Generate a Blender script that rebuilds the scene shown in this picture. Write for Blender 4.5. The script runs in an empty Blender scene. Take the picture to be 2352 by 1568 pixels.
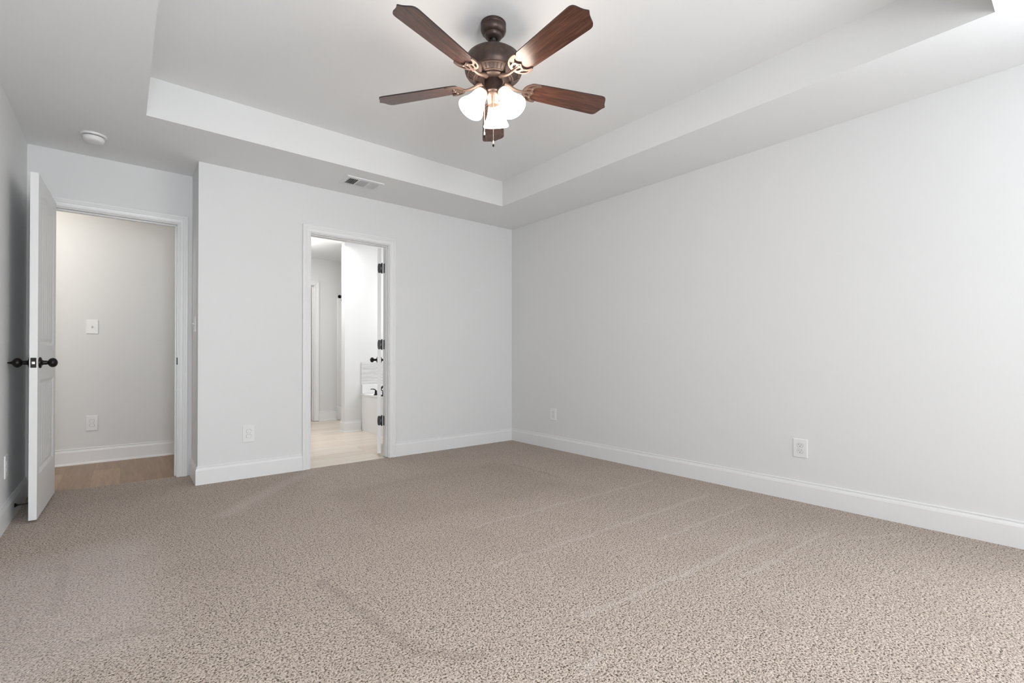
import bpy, bmesh, math, random
from mathutils import Matrix, Vector
PI = math.pi
S = bpy.context.scene
COL = S.collection
rad = math.radians

# ------------------------------------------------------------------ camera, world, lights, exposure
cam_d = bpy.data.cameras.new('camera')
cam_d.sensor_width = 36.0
cam_d.lens = 16.711
cam_d.shift_y = 0.0118
cam_d.clip_start = 0.02
cam = bpy.data.objects.new('camera', cam_d)
COL.objects.link(cam)
cam.location = (0, 0, 0.9658)
cam.rotation_euler = (rad(90.364), 0, rad(-39.43))
S.camera = cam

S.view_settings.view_transform = 'Standard'
S.view_settings.look = 'None'
S.view_settings.exposure = 0.015
S.view_settings.gamma = 1.0
S.view_settings.use_curve_mapping = False

W = bpy.data.worlds.new('sky_world')
S.world = W
W.use_nodes = True
wn = W.node_tree.nodes
wn['Background'].inputs[0].default_value = (0.86, 0.93, 1.0, 1)
wn['Background'].inputs[1].default_value = 0.5


def area(name, loc, rot, sx, sy, power, color=(1, 1, 1), spread=PI):
    l = bpy.data.lights.new(name, 'AREA')
    l.shape = 'RECTANGLE'
    l.size, l.size_y = sx, sy
    l.energy = power
    l.color = color
    l.spread = spread
    o = bpy.data.objects.new(name, l)
    o.location = loc
    o.rotation_euler = rot
    COL.objects.link(o)
    return o


def point(name, loc, power, color, r=0.05):
    l = bpy.data.lights.new(name, 'POINT')
    l.energy = power
    l.color = color
    l.shadow_soft_size = r
    o = bpy.data.objects.new(name, l)
    o.location = loc
    COL.objects.link(o)
    return o


# room numbers (metres)
XL, XR, YB, YA, XJ, YF = -0.508, 3.507, 4.269, 4.666, 0.447, -1.40
ZC, ZT = 2.44, 2.682
TX0, TX1, TY0, TY1 = 0.1126, 2.8837, 0.2514, 3.6556
YH = 5.802                                # hall wall
BX0, BX1, BYB = 1.10, 3.45, 7.40          # bathroom
DA0, DA1 = -0.395, 0.347                  # hall doorway
DB0, DB1 = 1.264, 1.978                   # bathroom doorway
DH = 2.03
WIN = [(-0.25, 0.65, 0.55, 2.1), (0.95, 1.85, 0.55, 2.1), (2.15, 3.05, 0.55, 2.1)]   # front wall, behind the camera
RWIN = [(-1.28, -0.33, 0.55, 2.1)]        # right wall, out of frame
BWIN = (4.55, 5.85, 1.15, 2.05)           # window over the tub (y0, y1, z0, z1)

DAY = (0.92, 0.96, 1.0)
FILL_COL = (0.95, 0.975, 1.0)
# daylight at each window: the sky in front of it; upward fill lamps added to brighten the ceiling
SKY_P = [72, 6, 20]
FILL_P = [88, 2, 2]
SKY_R = [94]
FILL_R = [3]
for (x0, x1, z0, z1), ps, pg in zip(WIN, SKY_P, FILL_P):
    area('sky_light', ((x0 + x1) / 2, YF - 0.3, (z0 + z1) / 2 + 0.1), (rad(78), 0, 0), x1 - x0, z1 - z0, ps, DAY)
    area('upward_fill_light', ((x0 + x1) / 2, YF - 0.75, (z0 + z1) / 2 - 0.5), (rad(132), 0, 0), x1 - x0 + .2, 1.2, pg, FILL_COL)
for (y0, y1, z0, z1), ps, pg in zip(RWIN, SKY_R, FILL_R):
    area('sky_light', (XR + 0.3, (y0 + y1) / 2, (z0 + z1) / 2 + 0.1), (rad(78), 0, rad(90)), y1 - y0, z1 - z0, ps, DAY)
    area('upward_fill_light', (XR + 0.75, (y0 + y1) / 2, (z0 + z1) / 2 - 0.5), (rad(132), 0, rad(90)), y1 - y0 + .2, 1.2, pg, FILL_COL)
area('sky_light', (BX1 + 0.17, (BWIN[0] + BWIN[1]) / 2, (BWIN[2] + BWIN[3]) / 2), (rad(90), 0, rad(90)),
     BWIN[1] - BWIN[0], BWIN[3] - BWIN[2], 27, (1, 1, 1))
point('hall_lamp_light', (-1.15, 5.05, 2.25), 21, (1.0, 0.93, 0.84), 0.12)
area('bath_fill_light', (1.9, 6.0, 2.40), (0, 0, 0), 0.5, 0.5, 12, (1.0, 0.98, 0.96))  # added fill, no fixture: both lamps lift the bathroom's diffuse light
point('bath_fill_light', (1.6, 6.4, 2.2), 9, (1.0, 0.98, 0.95), 0.12)
point('closet_lamp_light', (1.7, 8.2, 2.2), 9, (1.0, 0.93, 0.84), 0.1)


# ------------------------------------------------------------------ materials
def mat(name, color, rough=0.5, metal=0.0, spec=0.5):
    m = bpy.data.materials.new(name)
    m.use_nodes = True
    b = m.node_tree.nodes['Principled BSDF']
    b.inputs['Base Color'].default_value = (*color, 1)
    b.inputs['Roughness'].default_value = rough
    b.inputs['Metallic'].default_value = metal
    b.inputs['Specular IOR Level'].default_value = spec
    return m


def nd(m, t, **k):
    n = m.node_tree.nodes.new(t)
    for a, v in k.items():
        if a[0] == 'i' and a[1:].isdigit():
            n.inputs[int(a[1:])].default_value = v
        elif a in n.inputs.keys() and not hasattr(n, a):
            n.inputs[a].default_value = v
        else:
            setattr(n, a, v)
    return n


def lk(m, a, b):
    m.node_tree.links.new(a, b)


def math_(m, op, a, b=None, c=None):
    n = m.node_tree.nodes.new('ShaderNodeMath')
    n.operation = op
    for i, v in enumerate((a, b, c)):
        if v is None:
            continue
        if isinstance(v, (int, float)):
            n.inputs[i].default_value = v
        else:
            lk(m, v, n.inputs[i])
    return n.outputs[0]


def smooth(m, v, lo, hi):
    n = m.node_tree.nodes.new('ShaderNodeMapRange')
    n.interpolation_type = 'SMOOTHSTEP'
    lk(m, v, n.inputs[0])
    n.inputs[1].default_value = lo
    n.inputs[2].default_value = hi
    return n.outputs[0]


def ramp(m, fac, stops):
    n = m.node_tree.nodes.new('ShaderNodeValToRGB')
    e = n.color_ramp.elements
    while len(e) < len(stops):
        e.new(0.5)
    for i, (p, c) in enumerate(stops):
        e[i].position = p
        e[i].color = (*c, 1)
    lk(m, fac, n.inputs[0])
    return n.outputs[0]


def mixc(m, fac, a, b, mode='MIX'):
    n = m.node_tree.nodes.new('ShaderNodeMix')
    n.data_type = 'RGBA'
    n.blend_type = mode
    if isinstance(fac, (int, float)):
        n.inputs[0].default_value = fac
    else:
        lk(m, fac, n.inputs[0])
    for i, v in ((6, a), (7, b)):
        if isinstance(v, tuple):
            n.inputs[i].default_value = (*v, 1)
        else:
            lk(m, v, n.inputs[i])
    return n.outputs[2]


def bump(m, h, strength, dist):
    n = m.node_tree.nodes.new('ShaderNodeBump')
    n.inputs['Strength'].default_value = strength
    n.inputs['Distance'].default_value = dist
    lk(m, h, n.inputs['Height'])
    lk(m, n.outputs[0], m.node_tree.nodes['Principled BSDF'].inputs['Normal'])


def objco(m, scale=(1, 1, 1), rot=(0, 0, 0)):
    t = nd(m, 'ShaderNodeTexCoord')
    p = nd(m, 'ShaderNodeMapping')
    p.inputs['Scale'].default_value = scale
    p.inputs['Rotation'].default_value = rot
    lk(m, t.outputs['Object'], p.inputs[0])
    return p.outputs[0]


def noise(m, co, scale, detail=2, rough=0.5, dist=0.0):
    n = nd(m, 'ShaderNodeTexNoise')
    n.inputs['Scale'].default_value = scale
    n.inputs['Detail'].default_value = detail
    n.inputs['Roughness'].default_value = rough
    n.inputs['Distortion'].default_value = dist
    lk(m, co, n.inputs['Vector'])
    return n.outputs[0]


def paint(name, color, rough=0.6, strength=0.05):
    m = mat(name, color, rough, spec=0.3)
    h = noise(m, objco(m), 260, 2, 0.6)
    bump(m, h, strength, 0.001)
    return m


M = {}
M['wall'] = paint('wall_paint', (0.762, 0.766, 0.765), 0.62)
M['ceiling'] = paint('ceiling_paint', (0.858, 0.866, 0.869), 0.8, 0.08)
M['trim'] = mat('trim_paint', (0.82, 0.822, 0.823), 0.35)
M['plate'] = mat('white_plastic', (0.82, 0.82, 0.82), 0.35)
M['slot'] = mat('dark_slot', (0.02, 0.02, 0.02), 0.6)
M['gap_shade'] = mat('shadow_gap', (0.22, 0.22, 0.22), 0.8)
M['black'] = mat('black_bronze', (0.016, 0.014, 0.013), 0.3, 0.6)
M['steel'] = mat('steel', (0.75, 0.74, 0.72), 0.25, 1.0)
M['hinge'] = mat('dark_hinge', (0.035, 0.034, 0.034), 0.4, 0.5)
M['bronze'] = mat('oiled_bronze', (0.062, 0.042, 0.036), 0.42, 0.55)
h_ = noise(M['bronze'], objco(M['bronze']), 40, 3)
lk(M['bronze'], ramp(M['bronze'], h_, [(0.3, (0.05, 0.034, 0.03)), (0.7, (0.085, 0.056, 0.046))]),
   M['bronze'].node_tree.nodes['Principled BSDF'].inputs['Base Color'])
M['arm'] = mat('copper_bronze', (0.19, 0.128, 0.102), 0.42, 0.55)
M['grille_dark'] = mat('grille_recess', (0.02, 0.014, 0.012), 0.7)
M['chain'] = mat('pull_chain_brass', (0.55, 0.43, 0.34), 0.35, 0.9)
M['chain_silver'] = mat('pull_chain_nickel', (0.8, 0.78, 0.75), 0.3, 0.9)
M['porcelain'] = mat('acrylic_white', (0.86, 0.86, 0.86), 0.2)
M['vent'] = mat('vent_enamel', (0.8, 0.8, 0.8), 0.4)
M['vent_dark'] = mat('duct_dark', (0.02, 0.02, 0.02), 0.8)


def wood_blade():
    m = mat('walnut_veneer', (0.1, 0.04, 0.025), 0.27, spec=0.7)
    co = objco(m, (2.2, 26, 26))
    n1 = noise(m, co, 2.2, 5, 0.62, 1.2)
    co2 = objco(m, (5, 240, 240))
    n2 = noise(m, co2, 1.5, 3, 0.6, 0.2)
    c = ramp(m, n1, [(0.28, (0.05, 0.02, 0.013)), (0.5, (0.125, 0.05, 0.032)), (0.74, (0.20, 0.088, 0.054))])
    f = smooth(m, n2, 0.35, 0.62)
    c = mixc(m, f, mixc(m, 0.4, c, (0.02, 0.008, 0.006)), c)
    lk(m, c, m.node_tree.nodes['Principled BSDF'].inputs['Base Color'])
    return m


M['blade'] = wood_blade()
M['blade_edge'] = mat('blade_edge', (0.022, 0.012, 0.01), 0.45)


def shade_glass():
    m = bpy.data.materials.new('lit_frosted_glass')
    m.use_nodes = True
    b = m.node_tree.nodes['Principled BSDF']
    b.inputs['Base Color'].default_value = (0.95, 0.93, 0.9, 1)
    b.inputs['Roughness'].default_value = 0.35
    b.inputs['Emission Color'].default_value = (1.0, 0.87, 0.75, 1)
    b.inputs['Emission Strength'].default_value = 17.0
    return m


M['shade'] = shade_glass()


def planks(name, stops, length, width, along_x, seam, rough=0.4, off=0.37):
    m = mat(name, (0.5, 0.4, 0.3), rough)
    co = objco(m, (1, 1, 1), (0, 0, 0) if along_x else (0, 0, rad(90)))
    br = nd(m, 'ShaderNodeTexBrick')
    br.offset = off
    br.inputs['Color1'].default_value = (0, 0, 0, 1)
    br.inputs['Color2'].default_value = (1, 1, 1, 1)
    br.inputs['Mortar'].default_value = (0.5, 0.5, 0.5, 1)
    br.inputs['Scale'].default_value = 1.0
    br.inputs['Mortar Size'].default_value = 0.0015
    br.inputs['Brick Width'].default_value = length
    br.inputs['Row Height'].default_value = width
    lk(m, co, br.inputs['Vector'])
    t = nd(m, 'ShaderNodeMapping')
    t.inputs['Scale'].default_value = (1.6, 22, 1)
    lk(m, co, t.inputs[0])
    g = noise(m, t.outputs[0], 1.6, 5, 0.6, 0.5)
    v = math_(m, 'ADD', math_(m, 'MULTIPLY', br.outputs['Color'], 0.25), math_(m, 'MULTIPLY', g, 0.75))
    c = ramp(m, v, stops)
    c = mixc(m, br.outputs['Fac'], c, seam)
    lk(m, c, m.node_tree.nodes['Principled BSDF'].inputs['Base Color'])
    return m


M['hall_floor'] = planks('hall_plank', [(0.2, (0.205, 0.128, 0.078)), (0.5, (0.30, 0.195, 0.125)), (0.8, (0.42, 0.285, 0.19))],
                         0.9, 0.18, False, (0.22, 0.14, 0.088))
M['bath_floor'] = planks('bath_plank_tile', [(0.2, (0.66, 0.54, 0.43)), (0.5, (0.79, 0.70, 0.60)), (0.8, (0.88, 0.82, 0.74))],
                         1.2, 0.2, True, (0.42, 0.33, 0.25), 0.28)


def tile_mat():
    m = mat('grey_streak_tile', (0.75, 0.75, 0.75), 0.25)
    g = noise(m, objco(m, (2, 2, 26)), 2.2, 4, 0.6, 0.6)
    lk(m, ramp(m, g, [(0.3, (0.56, 0.56, 0.56)), (0.7, (0.8, 0.8, 0.8))]), m.node_tree.nodes['Principled BSDF'].inputs['Base Color'])
    return m


M['tile'] = tile_mat()


def carpet_mat():
    m = mat('cut_pile_carpet', (0.4, 0.33, 0.29), 0.95, spec=0.1)
    co = objco(m)
    # slow warp so that the tufts lean in changing directions
    w = nd(m, 'ShaderNodeTexNoise')
    w.inputs['Scale'].default_value = 26
    w.inputs['Detail'].default_value = 1
    lk(m, co, w.inputs['Vector'])
    vm = nd(m, 'ShaderNodeVectorMath', operation='MULTIPLY_ADD')
    lk(m, w.outputs['Color'], vm.inputs[0])
    vm.inputs[1].default_value = (0.012, 0.012, 0.0)
    lk(m, co, vm.inputs[2])
    n1 = noise(m, vm.outputs[0], 150, 1.0, 0.5, 0.3)
    n2 = noise(m, vm.outputs[0], 330, 1.0, 0.5, 0.2)
    v = math_(m, 'ADD', math_(m, 'MULTIPLY', n1, 0.72), math_(m, 'MULTIPLY', n2, 0.28))
    n3 = noise(m, co, 52, 2.0, 0.6, 0.2)
    v = math_(m, 'ADD', v, math_(m, 'MULTIPLY', math_(m, 'SUBTRACT', n3, 0.5), 0.16))
    c = ramp(m, v, [(0.36, (0.068, 0.047, 0.034)), (0.445, (0.345, 0.275, 0.226)), (0.515, (0.54, 0.45, 0.383)), (0.66, (0.66, 0.57, 0.498))])
    sx = nd(m, 'ShaderNodeSeparateXYZ')
    lk(m, co, sx.inputs[0])
    X, Y = sx.outputs[0], sx.outputs[1]
    wob = math_(m, 'MULTIPLY', math_(m, 'SUBTRACT', noise(m, co, 6, 3, 0.65), 0.5), 0.09)
    Yw = math_(m, 'ADD', Y, wob)
    Xw = math_(m, 'ADD', X, wob)

    def seg(x0, y0, x1, y1, width):
        dx, dy = x1 - x0, y1 - y0
        L2 = dx * dx + dy * dy
        a = math_(m, 'SUBTRACT', Xw, x0)
        b = math_(m, 'SUBTRACT', Yw, y0)
        t = math_(m, 'DIVIDE', math_(m, 'ADD', math_(m, 'MULTIPLY', a, dx), math_(m, 'MULTIPLY', b, dy)), L2)
        n = m.node_tree.nodes.new('ShaderNodeClamp')
        lk(m, t, n.inputs[0])
        t = n.outputs[0]
        ex = math_(m, 'SUBTRACT', a, math_(m, 'MULTIPLY', t, dx))
        ey = math_(m, 'SUBTRACT', b, math_(m, 'MULTIPLY', t, dy))
        d = math_(m, 'SQRT', math_(m, 'ADD', math_(m, 'MULTIPLY', ex, ex), math_(m, 'MULTIPLY', ey, ey)))
        return smooth(m, d, width, width * 0.15)

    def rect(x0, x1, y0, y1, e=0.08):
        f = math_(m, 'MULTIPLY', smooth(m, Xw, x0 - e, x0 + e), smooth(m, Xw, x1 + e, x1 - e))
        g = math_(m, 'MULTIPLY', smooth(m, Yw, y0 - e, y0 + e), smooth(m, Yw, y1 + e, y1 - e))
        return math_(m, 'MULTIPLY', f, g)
    # vacuum tracks: pile brushed the other way
    light = None
    for s in ((1.33, 1.75, 3.2, 1.70, .024), (1.55, 2.22, 3.2, 2.18, .022), (1.32, 1.2, 2.75, 1.1, .024), (2.1, .98, 3.0, .92, .02), (3.05, .78, 3.3, .66, .022),
              (1.1, .98, 1.2, 1.02, .03), (2.2, 1.45, 3.2, 1.42, .02), (0.5, 3.37, 0.96, 3.9, .10), (0.96, 3.9, 1.35, 4.3, .10)):
        q = seg(*s)
        light = q if light is None else math_(m, 'MAXIMUM', light, q)
    dark = None
    for s in ((0.67, 2.1, 0.75, 1.4, .035), (0.75, 1.4, 0.90, 1.25, .03), (1.12, 2.62, 1.18, 2.61, .02), (1.17, 1.05, 1.2, 1.08, .02),
              (3.3, 2.6, 3.36, 2.6, .02), (3.32, 1.05, 3.36, 1.05, .015), (-0.1, 2.16, 0.07, 2.16, .03), (0.07, 2.16, 0.11, 2.05, .03), (-0.2, 3.05, -0.19, 2.5, .03), (2.71, 3.29, 2.72, 2.72, .03)):
        q = seg(*s)
        dark = q if dark is None else math_(m, 'MAXIMUM', dark, q)
    c = mixc(m, math_(m, 'MULTIPLY', light, 0.18), c, (0.78, 0.71, 0.68))
    c = mixc(m, math_(m, 'MULTIPLY', dark, 0.2), c, (0.13, 0.095, 0.075))
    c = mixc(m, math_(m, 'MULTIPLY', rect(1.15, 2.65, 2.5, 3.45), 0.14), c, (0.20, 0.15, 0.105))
    c = mixc(m, math_(m, 'MULTIPLY', rect(-0.45, 0.12, 2.0, 3.2, .12), 0.2), c, (0.78, 0.72, 0.71))  # paler pile area, lightened further to offset weak light on this side
    big = noise(m, co, 2.2, 3, 0.6)
    c = mixc(m, math_(m, 'MULTIPLY', smooth(m, big, 0.45, 0.68), 0.10), c, (0.22, 0.165, 0.12))
    lk(m, c, m.node_tree.nodes['Principled BSDF'].inputs['Base Color'])
    m.node_tree.nodes['Principled BSDF'].inputs['Sheen Weight'].default_value = 0.15
    bump(m, v, 0.9, 0.012)
    return m


M['carpet'] = carpet_mat()


# ------------------------------------------------------------------ geometry helpers
def new():
    return bmesh.new()


def obj(name, bm, m, parent=None, smooth_=False, mats=None):
    bmesh.ops.recalc_face_normals(bm, faces=bm.faces)
    me = bpy.data.meshes.new(name)
    bm.to_mesh(me)
    bm.free()
    for mm in (mats or [m]):
        me.materials.append(mm)
    if smooth_:
        for p in me.polygons:
            p.use_smooth = True
        try:
            me.set_sharp_from_angle(angle=rad(38))
        except Exception:
            pass
    o = bpy.data.objects.new(name, me)
    COL.objects.link(o)
    if parent is not None:
        o.parent = parent
    return o


def struct(name, bm, m, parent=None, smooth_=False, label=None):
    o = obj(name, bm, m, parent, smooth_)
    o['kind'] = 'structure'
    if label:
        o['label'] = label
    return o


def empty(name, loc=(0, 0, 0), rz=0.0):
    o = bpy.data.objects.new(name, None)
    o.empty_display_size = 0.1
    o.location = loc
    o.rotation_euler = (0, 0, rz)
    COL.objects.link(o)
    return o


def tag(o, label, cat, group=None):
    o['label'] = label
    o['category'] = cat
    if group:
        o['group'] = group
    return o


def box(bm, x0, y0, z0, x1, y1, z1, bev=0.0, seg=2, mtx=None):
    r = bmesh.ops.create_cube(bm, size=1.0)
    vs = r['verts']
    for v in vs:
        v.co = Vector((x0 + (v.co.x + .5) * (x1 - x0), y0 + (v.co.y + .5) * (y1 - y0), z0 + (v.co.z + .5) * (z1 - z0)))
    if mtx is not None:
        for v in vs:
            v.co = mtx @ v.co
    if bev > 0:
        es = list({e for v in vs for e in v.link_edges})
        bmesh.ops.bevel(bm, geom=es, offset=bev, segments=seg, profile=0.5, affect='EDGES')


def lathe(bm, prof, n=32, mtx=None, cap=True):
    """prof: list of (r, z); revolved about local z."""
    rings = []
    for r, z in prof:
        if r < 1e-6:
            rings.append([bm.verts.new((0, 0, z))])
        else:
            rings.append([bm.verts.new((r * math.cos(2 * PI * k / n), r * math.sin(2 * PI * k / n), z)) for k in range(n)])
    for a, b in zip(rings, rings[1:]):
        for k in range(n):
            k2 = (k + 1) % n
            if len(a) == 1 and len(b) == 1:
                continue
            if len(a) == 1:
                bm.faces.new((a[0], b[k], b[k2]))
            elif len(b) == 1:
                bm.faces.new((a[k], a[k2], b[0]))
            else:
                bm.faces.new((a[k], a[k2], b[k2], b[k]))
    if cap:
        for r in (rings[0], rings[-1]):
            if len(r) > 2:
                bm.faces.new(r)
    if mtx is not None:
        for r in rings:
            for v in r:
                v.co = mtx @ v.co


def tube(bm, pts, radii, n=12, caps=True):
    pts = [Vector(p) for p in pts]
    if isinstance(radii, (int, float)):
        radii = [radii] * len(pts)
    rings = []
    up = Vector((0, 0, 1))
    prev = None
    for i, p in enumerate(pts):
        a = pts[max(i - 1, 0)]
        b = pts[min(i + 1, len(pts) - 1)]
        t = (b - a).normalized()
        if prev is None:
            u = t.cross(up)
            if u.length < 1e-3:
                u = t.cross(Vector((1, 0, 0)))
            u.normalize()
        else:
            u = (prev - t * prev.dot(t)).normalized()
        prev = u
        w = t.cross(u)
        rings.append([bm.verts.new(p + (u * math.cos(2 * PI * k / n) + w * math.sin(2 * PI * k / n)) * radii[i]) for k in range(n)])
    for a, b in zip(rings, rings[1:]):
        for k in range(n):
            bm.faces.new((a[k], a[(k + 1) % n], b[(k + 1) % n], b[k]))
    if caps:
        bm.faces.new(rings[0])
        bm.faces.new(list(reversed(rings[-1])))


def prism(bm, loops, z0, z1, mtx=None, side_mat=0):
    """Plate from an outline (first loop) with holes (other loops), between z0 and z1."""
    es = []
    vs0 = []
    for lp in loops:
        vv = [bm.verts.new((x, y, z0)) for x, y in lp]
        vs0 += vv
        for i in range(len(vv)):
            es.append(bm.edges.new((vv[i], vv[(i + 1) % len(vv)])))
    r = bmesh.ops.triangle_fill(bm, edges=es, use_beauty=True)
    fs = [g for g in r['geom'] if isinstance(g, bmesh.types.BMFace)]
    ex = bmesh.ops.extrude_face_region(bm, geom=fs)
    nv = [g for g in ex['geom'] if isinstance(g, bmesh.types.BMVert)]
    for v in nv:
        v.co.z = z1
    allv = vs0 + nv
    if side_mat:
        s = set(allv)
        for v in allv:
            for f in v.link_faces:
                zs = [w.co.z for w in f.verts]
                if max(zs) - min(zs) > abs(z1 - z0) * 0.5:
                    f.material_index = side_mat
    if mtx is not None:
        for v in allv:
            v.co = mtx @ v.co
    return allv


def strip(bm, prof, p0, p1, nrm, m0=0.0, m1=0.0):
    """Moulding profile [(depth, z)] run from p0 to p1 (xy); nrm = direction of depth; m0/m1 = mitre (+1 outside corner, -1 inside corner)."""
    p0, p1, nrm = Vector((*p0, 0)), Vector((*p1, 0)), Vector((*nrm, 0))
    t = (p1 - p0).normalized()
    A = [bm.verts.new(p0 + nrm * d - t * (m0 * d) + Vector((0, 0, z))) for d, z in prof]
    B = [bm.verts.new(p1 + nrm * d + t * (m1 * d) + Vector((0, 0, z))) for d, z in prof]
    n = len(prof)
    for i in range(n):
        j = (i + 1) % n
        bm.faces.new((A[i], A[j], B[j], B[i]))
    bm.faces.new(A)
    bm.faces.new(list(reversed(B)))


def chaikin(p, it=2):
    for _ in range(it):
        q = []
        for i in range(len(p)):
            a, b = p[i], p[(i + 1) % len(p)]
            q.append((a[0] * .75 + b[0] * .25, a[1] * .75 + b[1] * .25))
            q.append((a[0] * .25 + b[0] * .75, a[1] * .25 + b[1] * .75))
        p = q
    return p


BASE = [(0, 0.0), (0.014, 0.0), (0.014, 0.108), (0.0128, 0.1095), (0.0122, 0.114), (0.0090, 0.1235), (0.0045, 0.1260), (0.0045, 0.1285), (0.0075, 0.1300), (0.0075, 0.1350), (0.0060, 0.138), (0, 0.138)]
CAS = [(0, 0), (0.0, 0.010), (0.004, 0.013), (0.010, 0.013), (0.014, 0.010), (0.030, 0.012), (0.036, 0.016), (0.044, 0.016), (0.048, 0.019), (0.060, 0.019), (0.064, 0.017), (0.064, 0)]


def casing(bm, xl, xr, zt, y, s, reveal=0.006):
    """Door casing round an opening xl..xr, height zt, on plane y, projecting to s*depth in y."""
    xl -= reveal
    xr += reveal
    zt += reveal
    L0 = [bm.verts.new((xl - u, y + s * d, 0)) for u, d in CAS]
    L1 = [bm.verts.new((xl - u, y + s * d, zt + u)) for u, d in CAS]
    R1 = [bm.verts.new((xr + u, y + s * d, zt + u)) for u, d in CAS]
    R0 = [bm.verts.new((xr + u, y + s * d, 0)) for u, d in CAS]
    n = len(CAS)
    for A, B in ((L0, L1), (L1, R1), (R1, R0)):
        for i in range(n):
            j = (i + 1) % n
            bm.faces.new((A[i], A[j], B[j], B[i]))
    bm.faces.new(L0)
    bm.faces.new(R0)


def jambs(bm, xl, xr, zt, y0, y1, stop_y=None, t=0.018, st=0.011):
    box(bm, xl - t, y0, 0, xl, y1, zt + t)
    box(bm, xr, y0, 0, xr + t, y1, zt + t)
    box(bm, xl, y0, zt, xr, y1, zt + t)
    if stop_y is not None:
        a, b = stop_y
        box(bm, xl, a, 0, xl + st, b, zt, 0.002, 1)
        box(bm, xr - st, a, 0, xr, b, zt, 0.002, 1)
        box(bm, xl + st, a, zt - st, xr - st, b, zt, 0.002, 1)


# ------------------------------------------------------------------ the setting: walls
WT = 0.12
bm = new()
box(bm, XL - WT, YF - WT, 0, XL, YA, 2.9)
struct('wall_left', bm, M['wall'])

bm = new()
ys = [YF - WT] + [v for w in RWIN for v in w[:2]] + [YB + WT]
for i in range(0, len(ys), 2):
    box(bm, XR, ys[i], 0, XR + WT, ys[i + 1], 2.9)
for y0, y1, z0, z1 in RWIN:
    box(bm, XR, y0, 0, XR + WT, y1, z0)
    box(bm, XR, y0, z1, XR + WT, y1, 2.9)
struct('wall_right', bm, M['wall'])

bm = new()
t = 0.018
box(bm, XJ, YB, 0, DB0 - t, YB + WT, ZC)
box(bm, DB1 + t, YB, 0, XR, YB + WT, ZC)
box(bm, DB0 - t, YB, DH + t, DB1 + t, YB + WT, ZC)
struct('wall_back', bm, M['wall'])

bm = new()
box(bm, XJ, YB + WT, 0, XJ + WT, YA + WT, ZC)
struct('wall_alcove_side', bm, M['wall'])

bm = new()
box(bm, XL - WT, YA, 0, DA0 - t, YA + WT, ZC)
box(bm, DA1 + t, YA, 0, XJ, YA + WT, ZC)
box(bm, DA0 - t, YA, DH + t, DA1 + t, YA + WT, ZC)
struct('wall_alcove', bm, M['wall'])

bm = new()
xs = [XL] + [v for w in WIN for v in w[:2]] + [XR]
for i in range(0, len(xs), 2):
    box(bm, xs[i], YF - WT, 0, xs[i + 1], YF, 2.9)
for x0, x1, z0, z1 in WIN:
    box(bm, x0, YF - WT, 0, x1, YF, z0)
    box(bm, x0, YF - WT, z1, x1, YF, 2.9)
struct('wall_front', bm, M['wall'])

# hall
HX0, HX1 = -2.6, 0.98
bm = new()
box(bm, HX0, YH, 0, HX1, YH + WT, ZC)
struct('wall_hall', bm, M['wall'])
bm = new()
box(bm, HX1, YA + WT, 0, BX0, YH + WT, ZC)
struct('wall_hall_end', bm, M['wall'])
bm = new()
box(bm, HX0 - WT, YA, 0, HX0, YH + WT, ZC)
struct('wall_hall_far', bm, M['wall'])
bm = new()
box(bm, HX0, YA, 0, XL - WT, YA + WT, ZC)
struct('wall_hall_near', bm, M['wall'])

# bathroom
bm = new()
box(bm, BX0 - WT, YH + WT, 0, BX0, BYB, ZC)
struct('wall_bath_left', bm, M['wall'])
bm = new()
y0, y1, z0, z1 = BWIN
box(bm, BX1, YB + WT, 0, BX1 + WT, y0, ZC)
box(bm, BX1, y1, 0, BX1 + WT, BYB + WT, ZC)
box(bm, BX1, y0, 0, BX1 + WT, y1, z0)
box(bm, BX1, y0, z1, BX1 + WT, y1, ZC)
struct('wall_bath_right', bm, M['wall'])
CD0, CD1 = 1.52, 2.238
bm = new()
box(bm, BX0 - WT, BYB, 0, CD0 - t, BYB + WT, ZC)
box(bm, CD1 + t, BYB, 0, BX1, BYB + WT, ZC)
box(bm, CD0 - t, BYB, DH + t, CD1 + t, BYB + WT, ZC)
struct('wall_bath_back', bm, M['wall'])
SX0, SY0 = 2.218, 6.08
bm = new()
box(bm, SX0, SY0, 0, BX1, SY0 + WT, ZC)
struct('wall_bath_stub', bm, M['wall'])
# closet beyond
bm = new()
box(bm, 0.9, 8.26, 0, 3.6, 8.38, ZC)
struct('wall_closet_back', bm, M['wall'])
bm = new()
box(bm, 0.8, BYB + WT, 0, 0.9, 8.38, ZC)
struct('wall_closet_left', bm, M['wall'])
bm = new()
box(bm, 3.5, BYB + WT, 0, 3.6, 8.26, ZC)
struct('wall_closet_right', bm, M['wall'])

# ------------------------------------------------------------------ ceilings
bm = new()
X0, X1, Y0, Y1 = XL - WT, XR + WT, YF - WT, YB
box(bm, X0, Y0, ZC, TX0, Y1, 2.9)
box(bm, TX1, Y0, ZC, X1, Y1, 2.9)
box(bm, TX0, Y0, ZC, TX1, TY0, 2.9)
box(bm, TX0, TY1, ZC, TX1, Y1, 2.9)
box(bm, TX0, TY0, ZT, TX1, TY1, 2.9)
box(bm, X0, Y1, ZC, XJ + WT, YA + WT, 2.9)
box(bm, XJ + WT, Y1, ZC, X1, YB + WT, 2.9)
bmesh.ops.remove_doubles(bm, verts=bm.verts, dist=1e-5)
for f in bm.faces:
    if abs(f.normal.z) < 0.5:
        f.material_index = 1          # the upright tray sides carry the wall paint
co_ = obj('ceiling', bm, None, mats=[M['ceiling'], M['wall']])
co_['kind'] = 'structure'
co_['label'] = 'pale grey ceiling with a recessed rectangular tray'
bm = new()
box(bm, HX0 - WT, YA + WT, ZC, BX0, YH + WT, 2.6)
struct('ceiling_hall', bm, M['ceiling'])
bm = new()
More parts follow.
